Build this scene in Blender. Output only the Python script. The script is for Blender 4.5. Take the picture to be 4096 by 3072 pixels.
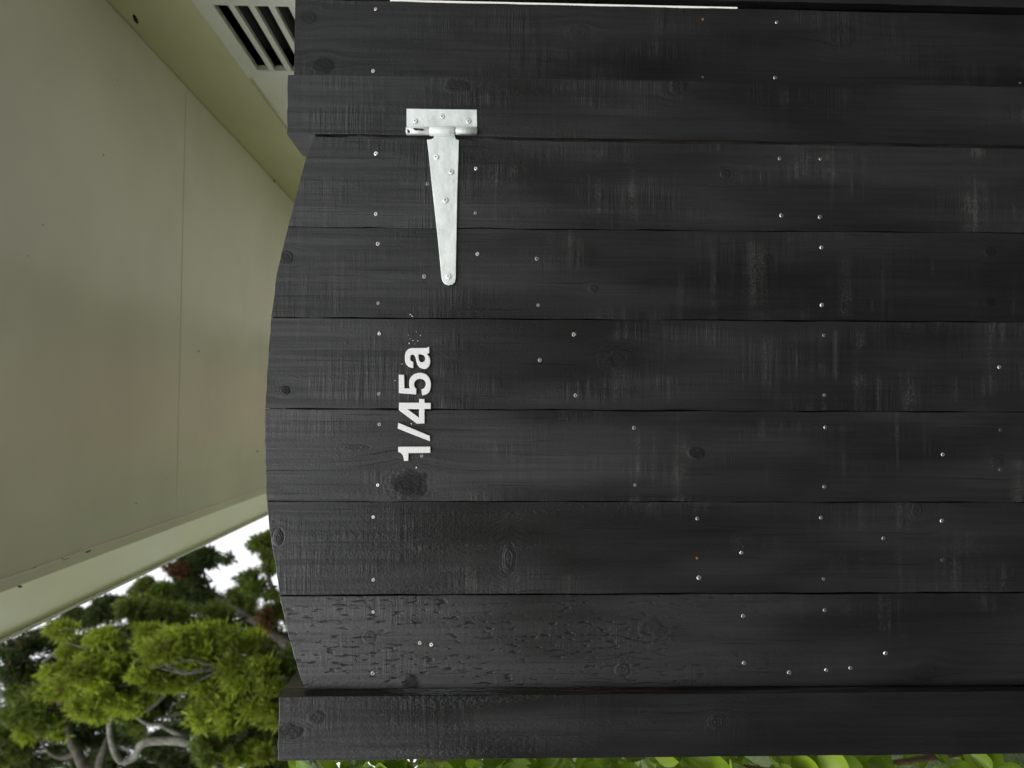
import bpy, bmesh, math, random
import numpy as np
from mathutils import Vector, Matrix, noise as mnoise

for o in list(bpy.data.objects):
    bpy.data.objects.remove(o)
sc = bpy.context.scene
col = sc.collection
R = random.Random(7)

# ------------------------------------------------------------------ camera
F = 2900.0                      # focal length in photo pixels (photo is 4096 x 3072)
CAM = Vector((0.0, -1.19, 1.45))
down = Vector((90000 - 2048, 2195 - 1536, F)).normalized()
fwd = Vector((1952 - 2048, 1640 - 1536, F))
fwd = (fwd - down * fwd.dot(down)).normalized()
yc, zc = fwd, -down
xc = yc.cross(zc)
W2C = Matrix((xc, yc, zc)).transposed()          # world -> (u, v, w)
C2W = W2C.transposed()
cam_d = bpy.data.cameras.new('camera')
cam = bpy.data.objects.new('camera', cam_d)
col.objects.link(cam)
cam_d.sensor_fit = 'HORIZONTAL'
cam_d.sensor_width = 36.0
cam_d.lens = 36.0 * F / 4096
cam_d.clip_start, cam_d.clip_end = 0.05, 3000
ux, uy, uz = C2W @ Vector((1, 0, 0)), C2W @ Vector((0, -1, 0)), C2W @ Vector((0, 0, -1))
M = Matrix((ux, uy, uz)).transposed().to_4x4()
M.translation = CAM
cam.matrix_world = M
cam_d.dof.use_dof = True
cam_d.dof.focus_distance = 1.19
cam_d.dof.aperture_fstop = 4.8
sc.camera = cam
sc.cycles.max_bounces = 6
sc.cycles.diffuse_bounces = 3
sc.cycles.glossy_bounces = 3
sc.cycles.transmission_bounces = 2

# ------------------------------------------------------------------ sky, sun, exposure
SUN_EL, SUN_AZ = math.radians(46), math.radians(205)      # azimuth from +y, clockwise
world = bpy.data.worlds.new('World')
sc.world = world
world.use_nodes = True
wn = world.node_tree
wn.nodes.clear()
sky = wn.nodes.new('ShaderNodeTexSky')
sky.sky_type = 'NISHITA'
sky.sun_disc = False
sky.sun_elevation = SUN_EL
sky.sun_rotation = SUN_AZ
sky.air_density, sky.dust_density, sky.ozone_density = 1.0, 6.0, 1.0
hs = wn.nodes.new('ShaderNodeHueSaturation')
hs.inputs['Saturation'].default_value = 0.10               # overcast: grey-white sky
bg = wn.nodes.new('ShaderNodeBackground')
bg.inputs['Strength'].default_value = 0.15
wo = wn.nodes.new('ShaderNodeOutputWorld')
wn.links.new(sky.outputs[0], hs.inputs['Color'])
cloud = wn.nodes.new('ShaderNodeMix')                      # even cloud cover over the clear-sky gradient
cloud.data_type = 'RGBA'
cloud.inputs[0].default_value = 0.72
cloud.inputs[7].default_value = (7.2, 7.35, 7.6, 1)
wn.links.new(hs.outputs[0], cloud.inputs[6])
wn.links.new(cloud.outputs[2], bg.inputs[0])
wn.links.new(bg.outputs[0], wo.inputs[0])

sun_d = bpy.data.lights.new('sun', 'SUN')
sun_d.energy = 0.9
sun_d.angle = math.radians(50)
sun_d.color = (1.0, 0.97, 0.93)
sun = bpy.data.objects.new('sun', sun_d)
col.objects.link(sun)
sdir = Vector((math.sin(SUN_AZ) * math.cos(SUN_EL), math.cos(SUN_AZ) * math.cos(SUN_EL), math.sin(SUN_EL)))
sun.rotation_euler = sdir.to_track_quat('Z', 'Y').to_euler()
sun.location = (0, -3, 6)

sc.view_settings.view_transform = 'Standard'
sc.view_settings.look = 'None'
sc.view_settings.gamma = 1.0
sc.view_settings.exposure = 0.4
sc.view_settings.use_curve_mapping = False

# ------------------------------------------------------------------ helpers
def P(U, V, y=0.0):
    """point of the world on the vertical plane y = const seen at a photo pixel"""
    d = C2W @ Vector((U - 2048, V - 1536, F))
    return CAM + d * ((y - CAM.y) / d.y)

def link(name, me, mat=None, parent=None):
    o = bpy.data.objects.new(name, me)
    col.objects.link(o)
    if mat is not None:
        me.materials.clear()
        me.materials.append(mat)
    if parent is not None:
        o.parent = parent
        o.location = -parent.location
    return o

def empty(name, loc, label, cat, group=None):
    o = bpy.data.objects.new(name, None)
    col.objects.link(o)
    o.location = loc
    o.empty_display_size = 0.1
    tag(o, label, cat, group)
    return o

def tag(o, label=None, cat=None, group=None, kind=None):
    if label: o['label'] = label
    if cat: o['category'] = cat
    if group: o['group'] = group
    if kind: o['kind'] = kind
    return o

def mesh(name, bm, smooth=False):
    me = bpy.data.meshes.new(name)
    bm.normal_update()
    bm.to_mesh(me)
    bm.free()
    if smooth:
        for p in me.polygons: p.use_smooth = True
    return me

def add_box(bm, x0, x1, y0, y1, z0, z1):
    v = [bm.verts.new((x, y, z)) for x in (x0, x1) for y in (y0, y1) for z in (z0, z1)]
    for f in ((0, 1, 3, 2), (4, 6, 7, 5), (0, 4, 5, 1), (2, 3, 7, 6), (0, 2, 6, 4), (1, 5, 7, 3)):
        bm.faces.new([v[i] for i in f])
    return v

def box(name, b, mat, parent=None, bev=0.0):
    bm = bmesh.new()
    add_box(bm, *b)
    if bev:
        bmesh.ops.bevel(bm, geom=bm.edges[:], offset=bev, segments=2, affect='EDGES', profile=0.5)
    bmesh.ops.recalc_face_normals(bm, faces=bm.faces[:])
    return link(name, mesh(name, bm), mat, parent)

def extrude_outline(pts, y_front, depth, bev=0.0):
    """pts: list of (x, z); front face at y_front, body goes back by depth"""
    bm = bmesh.new()
    fr = [bm.verts.new((x, y_front, z)) for x, z in pts]
    bk = [bm.verts.new((x, y_front + depth, z)) for x, z in pts]
    n = len(pts)
    f = bm.faces.new(fr)
    bm.faces.new(bk[::-1])
    for i in range(n):
        bm.faces.new((fr[(i + 1) % n], fr[i], bk[i], bk[(i + 1) % n]))
    bmesh.ops.recalc_face_normals(bm, faces=bm.faces[:])
    if bev:
        es = [e for e in bm.edges if all(abs(v.co.y - y_front) < 1e-6 for v in e.verts)]
        bmesh.ops.bevel(bm, geom=es, offset=bev, segments=2, affect='EDGES', profile=0.5)
    return bm

def tube(bm, pts, radii, sides=8):
    rings = []
    n = len(pts)
    up = Vector((0.3, 0.2, 1)).normalized()
    for i, (p, r) in enumerate(zip(pts, radii)):
        p = Vector(p)
        t = (Vector(pts[min(i + 1, n - 1)]) - Vector(pts[max(i - 1, 0)])).normalized()
        a = t.cross(up)
        if a.length < 1e-3: a = t.cross(Vector((1, 0, 0)))
        a.normalize()
        b = t.cross(a)
        rings.append([bm.verts.new(p + (a * math.cos(k * 2 * math.pi / sides) + b * math.sin(k * 2 * math.pi / sides)) * r) for k in range(sides)])
    for i in range(n - 1):
        for k in range(sides):
            bm.faces.new((rings[i][k], rings[i][(k + 1) % sides], rings[i + 1][(k + 1) % sides], rings[i + 1][k]))
    bm.faces.new(rings[0][::-1])
    bm.faces.new(rings[-1])

def catmull(pts, sub=6):
    pts = [Vector(p) for p in pts]
    out = []
    n = len(pts)
    for i in range(n - 1):
        p0, p1, p2, p3 = pts[max(i - 1, 0)], pts[i], pts[i + 1], pts[min(i + 2, n - 1)]
        for k in range(sub):
            t = k / sub
            out.append(0.5 * ((2 * p1) + (p2 - p0) * t + (2 * p0 - 5 * p1 + 4 * p2 - p3) * t * t + (3 * p1 - p0 - 3 * p2 + p3) * t ** 3))
    out.append(pts[-1])
    return out

# ------------------------------------------------------------------ node helpers
class NT:
    def __init__(self, name):
        self.m = bpy.data.materials.new(name)
        self.m.use_nodes = True
        self.t = self.m.node_tree
        self.t.nodes.clear()
        self.pos = self.n('ShaderNodeNewGeometry').outputs['Position']
    def n(self, typ, **kw):
        nd = self.t.nodes.new(typ)
        for k, v in kw.items():
            setattr(nd, k, v)
        return nd
    def put(self, sock, v):
        if isinstance(v, bpy.types.NodeSocket):
            self.t.links.new(v, sock)
        elif v is not None:
            if hasattr(sock.default_value, '__len__') and not hasattr(v, '__len__'):
                v = (v,) * len(sock.default_value)
            if hasattr(v, '__len__') and len(sock.default_value) == 4 and len(v) == 3:
                v = tuple(v) + (1,)
            sock.default_value = v
    def math(self, op, a, b=None, c=None, clamp=False):
        nd = self.n('ShaderNodeMath', operation=op, use_clamp=clamp)
        for i, v in enumerate((a, b, c)):
            if v is not None: self.put(nd.inputs[i], v)
        return nd.outputs[0]
    def vmath(self, op, a, b=None):
        nd = self.n('ShaderNodeVectorMath', operation=op)
        self.put(nd.inputs[0], a)
        if b is not None: self.put(nd.inputs[1], b)
        return nd.outputs['Value'] if op in ('LENGTH', 'DOT_PRODUCT') else nd.outputs[0]
    def noise(self, vec, scale=1.0, detail=3.0, rough=0.55, dist=0.0):
        nd = self.n('ShaderNodeTexNoise')
        self.put(nd.inputs['Vector'], vec)
        self.put(nd.inputs['Scale'], scale)
        self.put(nd.inputs['Detail'], detail)
        self.put(nd.inputs['Roughness'], rough)
        self.put(nd.inputs['Distortion'], dist)
        return nd.outputs[0]
    def vor(self, vec, scale=1.0, feature='F1'):
        nd = self.n('ShaderNodeTexVoronoi', feature=feature)
        self.put(nd.inputs['Vector'], vec)
        self.put(nd.inputs['Scale'], scale)
        return nd
    def ss(self, v, a, b, lo=0.0, hi=1.0):
        nd = self.n('ShaderNodeMapRange', interpolation_type='SMOOTHSTEP')
        for k, x in zip(range(5), (v, a, b, lo, hi)): self.put(nd.inputs[k], x)
        return nd.outputs[0]
    def mix(self, f, a, b, mode='MIX'):
        nd = self.n('ShaderNodeMix', data_type='RGBA', blend_type=mode)
        self.put(nd.inputs[0], f); self.put(nd.inputs[6], a); self.put(nd.inputs[7], b)
        return nd.outputs[2]
    def stretch(self, s, off):
        nd = self.n('ShaderNodeMapping')
        self.put(nd.inputs['Vector'], self.pos)
        nd.inputs['Scale'].default_value = s
        nd.inputs['Location'].default_value = off
        return nd.outputs[0]
    def out(self, color, rough=0.5, metallic=0.0, height=None, dist=0.001, strength=1.0, spec=0.5, extra=None):
        b = self.n('ShaderNodeBsdfPrincipled')
        self.put(b.inputs['Base Color'], color)
        self.put(b.inputs['Roughness'], rough)
        self.put(b.inputs['Metallic'], metallic)
        self.put(b.inputs['Specular IOR Level'], spec)
        if height is not None:
            bp = self.n('ShaderNodeBump')
            bp.inputs['Distance'].default_value = dist
            bp.inputs['Strength'].default_value = strength
            self.put(bp.inputs['Height'], height)
            self.t.links.new(bp.outputs[0], b.inputs['Normal'])
        o = self.n('ShaderNodeOutputMaterial')
        sh = b.outputs[0]
        if extra: sh = extra(self, sh)
        self.t.links.new(sh, o.inputs[0])
        return self.m

def black_wood(name, seed, knots=(), saw=0.6, pits=0.0, bands=0.5, rough_patch=0.0, base=(0.0066, 0.0067, 0.0071), gloss=0.5, y=0.0, sheen=0.6):
    """black-stained rough sawn timber, grain along z. knots: (U, V, rU, rV, depth) in photo pixels on plane y"""
    t = NT(name)
    off = (seed * 3.7, seed * 1.3, seed * 5.1)
    sep = t.n('ShaderNodeSeparateXYZ')
    t.put(sep.inputs[0], t.pos)
    X, Z = sep.outputs[0], sep.outputs[2]
    wob = t.noise(t.stretch((50, 50, 50), off), 1, 1)
    kmask = kring = push = None
    for (U, V, rU, rV, dp) in knots:
        c = P(U, V, y)
        px = 1.0 / 2437 * (y + 1.19) / 1.19
        dx = t.math('SUBTRACT', X, c.x)
        dz = t.math('SUBTRACT', Z, c.z)
        qx = t.math('DIVIDE', dx, rV * px)
        qz = t.math('DIVIDE', dz, rU * px)
        r = t.math('SQRT', t.math('ADD', t.math('MULTIPLY', qx, qx), t.math('MULTIPLY', qz, qz)))
        r = t.math('ADD', r, t.math('MULTIPLY', t.math('SUBTRACT', wob, 0.5), 0.7))
        g = t.math('POWER', 2.718, t.math('MULTIPLY', t.math('MULTIPLY', r, r), -0.35))
        m = t.ss(r, 0.55, 1.25, dp, 0.0)
        rg = t.math('MULTIPLY', t.math('SINE', t.math('MULTIPLY', r, R.uniform(9, 17))), t.ss(r, 0.6, 1.8, R.uniform(.15, .4), 0.0))
        rim = t.ss(t.math('ABSOLUTE', t.math('SUBTRACT', r, 1.0)), 0.0, 0.25, -R.uniform(.1, .7), 0.0)
        rg = t.math('ADD', rg, rim)
        pu = t.math('MULTIPLY', dx, t.math('MULTIPLY', g, 0.85))
        if kmask is None: kmask, kring, push = m, rg, pu
        else:
            kmask = t.math('MAXIMUM', kmask, m); kring = t.math('ADD', kring, rg); push = t.math('ADD', push, pu)
    # grain follows z but bends round the knots
    if push is not None:
        cb = t.n('ShaderNodeCombineXYZ')
        t.put(cb.inputs[0], t.math('SUBTRACT', X, push)); t.put(cb.inputs[1], sep.outputs[1]); t.put(cb.inputs[2], Z)
        gp = cb.outputs[0]
    else:
        gp = t.pos
    mp = t.n('ShaderNodeMapping')
    t.put(mp.inputs[0], gp)
    mp.inputs['Scale'].default_value = (110, 40, 2.6)
    mp.inputs['Location'].default_value = off
    mp.inputs['Rotation'].default_value = (0, R.uniform(-0.015, 0.015), 0)
    grain = t.noise(mp.outputs[0], 1, 3, 0.6, 0.5)
    big = t.noise(t.stretch((9, 9, 2.4), off), 1, 2)
    wear = t.noise(t.stretch((15, 15, 6.5), (off[1], off[2], off[0])), 1, 2.5)
    sawmask = t.ss(wear, 0.44, 0.68)
    sawl = t.noise(t.stretch((5, 5, 85), off), 1, 3, 0.78)
    tooth = t.noise(t.stretch((330, 330, 240), off), 1, 1.5, 0.7)
    fuzz = t.noise(t.stretch((300, 300, 110), (off[2], off[0], off[1])), 1, 2.5, 0.65, 0.4)
    fuzzmask = t.ss(t.noise(t.stretch((30, 30, 2.6), (off[2], 0, off[1])), 1, 3), 0.46 - 0.04 * rough_patch, 0.74 - 0.03 * rough_patch)
    h = t.math('MULTIPLY', grain, 0.42)
    h = t.math('ADD', h, t.math('MULTIPLY', t.math('MULTIPLY', sawl, t.math('ADD', sawmask, 0.12)), saw * 1.25))
    h = t.math('ADD', h, t.math('MULTIPLY', tooth, 0.2))
    h = t.math('ADD', h, t.math('MULTIPLY', t.math('MULTIPLY', fuzz, fuzzmask), 0.45 + 0.35 * rough_patch))
    colr = t.mix(t.ss(big, 0.3, 0.7), tuple(c * 0.8 for c in base), tuple(c * 1.25 for c in base))
    gl = t.ss(grain, 0.38, 0.7)
    colr = t.mix(t.math('MULTIPLY', gl, 0.3), colr, tuple(c * 0.5 for c in base))
    rough = t.math('ADD', t.ss(big, 0.3, 0.7, gloss - 0.22, gloss), t.math('MULTIPLY', t.math('SUBTRACT', grain, 0.5), 0.2))
    if pits:
        mp2 = t.n('ShaderNodeMapping')
        t.put(mp2.inputs[0], t.pos)
        mp2.inputs['Rotation'].default_value = (0, 0.16, 0)
        mp2.inputs['Scale'].default_value = (210, 60, 48)
        pn = t.noise(mp2.outputs[0], 1, 1, 0.5)
        pit = t.math('MULTIPLY', t.ss(pn, 0.55, 0.72), t.math('MULTIPLY', t.ss(wear, 0.36, 0.56), t.ss(Z, 0.75, 1.45, 0.12, 1.0)))
        h = t.math('SUBTRACT', h, t.math('MULTIPLY', pit, 0.6 * pits))
        colr = t.mix(t.math('MULTIPLY', pit, 0.7), colr, (0.004, 0.004, 0.004))
    # thin worn paint: pale cross streaks on the high saw ridges
    if bands:
        bn = t.noise(t.stretch((2.4, 2.4, 42), off), 1, 3, 0.62)
        bb = t.math('MULTIPLY', t.ss(bn, 0.48, 0.70), t.ss(wear, 0.46, 0.66))
        bb = t.math('MULTIPLY', bb, t.ss(t.math('ADD', tooth, t.math('MULTIPLY', sawl, 0.8)), 0.75, 1.1, 0.0, 1.0))
        colr = t.mix(t.math('MULTIPLY', bb, 0.62 * bands, clamp=True), colr, (0.066, 0.063, 0.059))
        ln = t.math('MULTIPLY', t.ss(bn, 0.66, 0.74), t.ss(big, 0.35, 0.55))      # long scuffs right across the board
        colr = t.mix(t.math('MULTIPLY', ln, 0.28 * bands, clamp=True), colr, (0.055, 0.053, 0.051))
    if kmask is not None:
        colr = t.mix(t.math('MULTIPLY', kmask, 0.9), colr, (0.003, 0.003, 0.0032))
        h = t.math('ADD', h, t.math('MULTIPLY', kring, 0.26))
        h = t.math('ADD', h, t.math('MULTIPLY', t.math('MULTIPLY', fuzz, kmask), 1.6))
        rough = t.math('ADD', rough, t.math('MULTIPLY', kmask, 0.22))
    # sheen varies with the grain: dense late wood drinks the stain, knots and checks are dull
    mp3 = t.n('ShaderNodeMapping')
    t.put(mp3.inputs[0], gp)
    mp3.inputs['Scale'].default_value = (320, 60, 5.0)
    mp3.inputs['Location'].default_value = (off[1], off[0], off[2])
    fine = t.noise(mp3.outputs[0], 1, 2, 0.6, 0.3)
    sp = t.math('ADD', t.ss(grain, 0.34, 0.66, 1.08, 0.82), t.ss(fine, 0.60, 0.76, 0.0, -0.30))
    sp = t.math('MULTIPLY', sp, t.ss(big, 0.28, 0.72, 0.86, 1.10))
    if kmask is not None:
        sp = t.math('MULTIPLY', sp, t.math('SUBTRACT', 1.0, t.math('MULTIPLY', kmask, 0.6)))
    if pits:
        sp = t.math('MULTIPLY', sp, t.math('SUBTRACT', 1.0, t.math('MULTIPLY', pit, 0.55)))
    sp = t.math('MULTIPLY', sp, sheen * 0.88, clamp=True)
    h = t.math('SUBTRACT', h, t.ss(fine, 0.62, 0.76, 0.0, 0.35))
    return t.out(colr, rough, 0, h, 0.0016, 0.85, sp)

def plain(name, c, rough=0.5, metallic=0.0, var=0.12, nscale=20, bump=0.0, bscale=200, spec=0.5, stretch=(1, 1, 1)):
    t = NT(name)
    n1 = t.noise(t.stretch(tuple(nscale * s for s in stretch), (1.7, 0.3, 4.1)), 1, 4)
    cc = t.mix(t.ss(n1, 0.3, 0.7), tuple(x * (1 - var) for x in c), tuple(min(1, x * (1 + var)) for x in c))
    rr = t.ss(n1, 0.3, 0.7, rough * 0.88, rough * 1.12)
    hgt = t.noise(t.stretch(tuple(bscale * s for s in stretch), (0, 0, 0)), 1, 3) if bump else None
    return t.out(cc, rr, metallic, hgt, bump if bump else 0.001, 1.0, spec)

# ------------------------------------------------------------------ general materials
def galv_mat(name, base=0.74, rough=0.42, metallic=0.75):
    t = NT(name)
    n1 = t.noise(t.stretch((30, 30, 55), (2, 1, 3)), 1, 4)
    n2 = t.noise(t.stretch((260, 260, 90), (0, 0, 0)), 1, 3, 0.6, 0.8)
    n3 = t.noise(t.stretch((14, 14, 9), (5, 1, 3)), 1, 3)
    c = t.mix(t.ss(n1, 0.3, 0.7), (base * 0.96, base * 1.0, base * 0.99), (base * 1.06, base * 1.10, base * 1.08))
    scr = t.math('MULTIPLY', t.ss(n2, 0.60, 0.72), t.ss(n3, 0.45, 0.6))
    c = t.mix(t.math('MULTIPLY', scr, 0.5), c, (0.95, 0.97, 0.96))
    h = t.math('ADD', t.math('MULTIPLY', n2, 0.5), n1)
    return t.out(c, t.ss(n1, 0.3, 0.7, rough - 0.06, rough + 0.1), metallic, h, 0.0006, 0.8)
galv = galv_mat('galvanised_steel', 0.80, 0.36, 0.62)
screw_m = plain('zinc_screw', (0.50, 0.49, 0.46), 0.30, 1.0, 0.25, 300)
screw_dark = plain('black_painted_screw', (0.03, 0.03, 0.03), 0.35, 0.0, 0.15, 300)
screw_rust = plain('rusty_screw', (0.32, 0.15, 0.06), 0.5, 0.5, 0.3, 600)
recess_m = plain('screw_recess', (0.02, 0.02, 0.02), 0.6)
white_letter = None
def letter_mat():
    t = NT('white_brushed_plastic')
    n1 = t.noise(t.stretch((9, 9, 700), (0, 0, 0)), 1, 2)
    n2 = t.noise(t.stretch((700, 9, 9), (0, 0, 0)), 1, 2)
    h = t.math('ADD', n1, n2)
    c = t.mix(t.ss(h, 0.8, 1.2), (0.66, 0.66, 0.65), (0.74, 0.74, 0.73))
    return t.out(c, 0.38, 0, h, 0.00015, 1.0)
white_letter = letter_mat()
fleck_m = plain('paint_fleck', (0.78, 0.77, 0.74), 0.5, 0, 0.1, 300)
raw_pine = plain('raw_pine', (0.42, 0.25, 0.13), 0.7, 0, 0.25, 1, stretch=(60, 60, 3))
soffit_m = None
def soffit_mat(name, c, rough=0.3, bscale=3.5):
    t = NT(name)
    n1 = t.noise(t.stretch((2.2, 2.2, 2.2), (3, 1, 0)), 1, 3)
    n2 = t.noise(t.stretch((bscale, bscale, bscale), (0, 5, 0)), 1, 2)
    n3 = t.noise(t.stretch((240, 240, 240), (0, 0, 0)), 1, 2)
    cc = t.mix(t.ss(n1, 0.3, 0.7), tuple(x * 0.94 for x in c), tuple(x * 1.04 for x in c))
    sp = t.ss(t.vor(t.stretch((7, 7, 7), (0.4, 0.1, 0)), 1).outputs['Distance'], 0.012, 0.022, 0.55, 0.0)
    cc = t.mix(sp, cc, (0.08, 0.07, 0.05))
    h = t.math('ADD', t.math('MULTIPLY', n2, 1.0), t.math('MULTIPLY', n3, 0.05))
    return t.out(cc, t.ss(n1, 0.3, 0.7, rough - 0.04, rough + 0.05), 0, h, 0.0022, 0.14, 0.5)
soffit_m = soffit_mat('soffit_gloss_paint', (0.82, 0.78, 0.665), 0.22)
frieze_m = soffit_mat('frieze_paint', (0.65, 0.62, 0.40), 0.42)
fascia_m = soffit_mat('fascia_paint', (0.90, 0.86, 0.58), 0.40)
wall_m = soffit_mat('wall_paint', (0.84, 0.82, 0.73), 0.5)
vent_m = plain('vent_paint', (0.78, 0.77, 0.71), 0.45, 0, 0.04, 15)
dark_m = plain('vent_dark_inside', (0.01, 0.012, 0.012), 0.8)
drip_m = plain('drip_edge_metal', (0.80, 0.81, 0.78), 0.3, 0.0, 0.06, 60)
roof_m = plain('roof_steel', (0.10, 0.11, 0.11), 0.4, 0.3)
t_ = NT('water_droplet')
water_m = t_.out((0.95, 0.97, 0.96), 0.04, 0, None, spec=0.8)
flake_m = plain('flaked_patch', (0.16, 0.14, 0.10), 0.7)
strip_m = plain('white_plastic', (0.80, 0.79, 0.74), 0.45, 0, 0.05, 40)

# ------------------------------------------------------------------ ground
def ground_mat():
    t = NT('mown_grass_ground')
    n1 = t.noise(t.stretch((1.2, 1.2, 1), (0, 0, 0)), 1, 5)
    n2 = t.noise(t.stretch((60, 60, 1), (0, 0, 0)), 1, 4)
    c = t.mix(t.ss(n1, 0.3, 0.7), (0.07, 0.11, 0.03), (0.12, 0.15, 0.05))
    c = t.mix(t.ss(n2, 0.3, 0.7), c, (0.05, 0.08, 0.02))
    return t.out(c, 0.9, 0, n2, 0.02, 1.0)
def path_mat():
    t = NT('concrete_path')
    n1 = t.noise(t.stretch((2, 2, 1), (0, 0, 0)), 1, 5)
    n2 = t.noise(t.stretch((150, 150, 1), (0, 0, 0)), 1, 4)
    c = t.mix(t.ss(n1, 0.3, 0.7), (0.50, 0.49, 0.45), (0.60, 0.58, 0.53))
    return t.out(c, 0.85, 0, n2, 0.003, 1.0)
bm = bmesh.new()
S = 700
v = [bm.verts.new(p) for p in ((-S, -S, 0), (S, -S, 0), (S, S, 0), (-S, S, 0))]
bm.faces.new(v)
tag(link('ground', mesh('ground', bm), ground_mat()), 'green lawn around the house', kind='structure')
bm = bmesh.new()
v = [bm.verts.new(p) for p in ((-0.85, 0.05, 0.004), (1.0, 0.05, 0.004), (1.0, 3.4, 0.004), (-0.85, 3.4, 0.004))]
bm.faces.new(v)
tag(link('bounce_yard', mesh('bounce_yard', bm), path_mat()), 'added unseen pale concrete, bouncing light onto the soffit', kind='structure')  # added unseen pale ground, sized to bounce light up to the soffit
bm = bmesh.new()
v = [bm.verts.new(p) for p in ((-0.55, 3.42, 0.004), (0.55, 3.42, 0.004), (0.55, 14, 0.004), (-0.55, 14, 0.004))]
bm.faces.new(v)
tag(link('added_path', mesh('added_path', bm), plain('red_brown_bark', (0.26, 0.15, 0.09), 0.9, 0, 0.3, 30)), 'added unseen red-brown ground, warming the soffit reflections', kind='structure')  # added unseen brown ground, there for a warm reflection in the soffit
def drive_mat():
    t = NT('dark_asphalt')
    n1 = t.noise(t.stretch((2, 2, 1), (0, 0, 0)), 1, 3)
    n2 = t.noise(t.stretch((200, 200, 1), (0, 0, 0)), 1, 3)
    c = t.mix(t.ss(n1, 0.3, 0.7), (0.06, 0.06, 0.058), (0.085, 0.083, 0.08))
    return t.out(c, 0.85, 0, n2, 0.004, 1.0)
bm = bmesh.new()
v = [bm.verts.new(p) for p in ((-6, -14, 0.004), (7, -14, 0.004), (7, 0.045, 0.004), (-6, 0.045, 0.004))]
bm.faces.new(v)
tag(link('driveway', mesh('driveway', bm), drive_mat()), 'dark sealed driveway in front of the gate', kind='structure')

bm = bmesh.new()
rows = []
for iy, (yy, zz) in enumerate([(-15, -0.02), (-18, 1.4), (-22, 3.4), (-28, 5.6), (-40, 7.5), (-70, 8.5)]):
    rows.append([bm.verts.new((x, yy + 1.5 * math.sin(x * 0.13), max(-0.02, zz * (0.9 + 0.25 * math.sin(x * 0.09 + iy))))) for x in range(-70, 71, 5)])
for a_, b_ in zip(rows[:-1], rows[1:]):
    for k in range(len(a_) - 1): bm.faces.new((a_[k], b_[k], b_[k + 1], a_[k + 1]))
bmesh.ops.recalc_face_normals(bm, faces=bm.faces[:])
tag(link('reflection_bank', mesh('reflection_bank', bm, True), ground_mat()), 'added unseen grassy bank, darkening the gate reflections', kind='structure')  # added out of view: raises the reflected horizon, so the gate reads darker

# ------------------------------------------------------------------ house
ZS = 1.45 + 0.95
XW = 1.023
XF = -0.361
Y0, Y1 = -0.16, 9.0
house = empty('house', (XW, Y0, 0), 'cream painted house with wide glossy soffit and louvred wall vent, behind the gate', 'house')
yv = lambda d: d - 1.19                       # distance from camera -> y
va, vb = yv(1.80), yv(2.15)                  # vent opening
vz1 = 1.45 + 0.694
vz0 = vz1 - 0.36
bm = bmesh.new()
add_box(bm, XW, XW + 0.12, 0.0, va, 0, 2.5)
add_box(bm, XW, XW + 0.12, vb, Y1, 0, 2.5)
add_box(bm, XW, XW + 0.12, va, vb, vz1, 2.5)
add_box(bm, XW, XW + 0.12, va, vb, 0, vz0)
add_box(bm, XW + 0.12, 6.0, 0.0, 0.12, 0, 2.5)
bmesh.ops.recalc_face_normals(bm, faces=bm.faces[:])
link('wall', mesh('wall', bm), wall_m, house)
ZF = 1.45 + 0.739
box('frieze_board', (XW - 0.018, XW - 0.0005, Y0, Y1, ZF, ZS - 0.002), frieze_m, house, 0.002)
# soffit sheets with a jointer between them
yj = yv(2.39 * 0.95)
cuts = [Y0, yj, yj + 2.4, yj + 4.8, Y1]
for a, b in zip(cuts[:-1], cuts[1:]):
    box('soffit_sheet', (XF + 0.004, XW - 0.0005, a + 0.0002, b - 0.0002, ZS, ZS + 0.008), soffit_m, house)
for c in cuts[1:-1]:
    box('soffit_jointer', (XF + 0.10, XW - 0.02, c - 0.009, c + 0.009, ZS - 0.0010, ZS - 0.0003), soffit_m, house, 0.0003)
# small bead where soffit meets the fascia, fascia board, drip edge
box('soffit_bead', (XF + 0.0005, XF + 0.026, Y0, Y1, ZS - 0.010, ZS - 0.0003), soffit_m, house, 0.003)
GW, GH = 0.138, 0.098
bm = bmesh.new()
prof = [(XF, ZS - 0.0005), (XF - GW, ZS + GH), (XF - GW, ZS + GH + 0.012), (XF, ZS + GH + 0.012)]
f0 = [bm.verts.new((x, Y0 - 0.02, z)) for x, z in prof]
f1 = [bm.verts.new((x, Y1, z)) for x, z in prof]
bm.faces.new(f0); bm.faces.new(f1[::-1])
for i in range(4): bm.faces.new((f0[i], f1[i], f1[(i + 1) % 4], f0[(i + 1) % 4]))
bmesh.ops.recalc_face_normals(bm, faces=bm.faces[:])
link('fascia', mesh('fascia', bm), fascia_m, house)
XD, ZD = XF - GW, ZS + GH - 0.006
rim = box('drip_edge', (XD - 0.008, XD - 0.0005, Y0 - 0.02, Y1, ZD - 0.002, ZD + 0.02), drip_m, house, 0.0015)
bm = bmesh.new()
y = Y0
while y < 4.5:
    y += R.uniform(0.006, 0.045)
    r = R.uniform(0.0012, 0.0034)
    mm = Matrix.Translation((XD - 0.004 + R.uniform(-0.002, 0.002), y, ZD - 0.002 - r * 0.5)) @ Matrix.Diagonal((1, 1, 1.25, 1))
    bmesh.ops.create_icosphere(bm, subdivisions=1, radius=r, matrix=mm)
dr = link('water_droplets', mesh('water_droplets', bm, True), water_m, house)
dr['kind'] = 'stuff'
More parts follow.
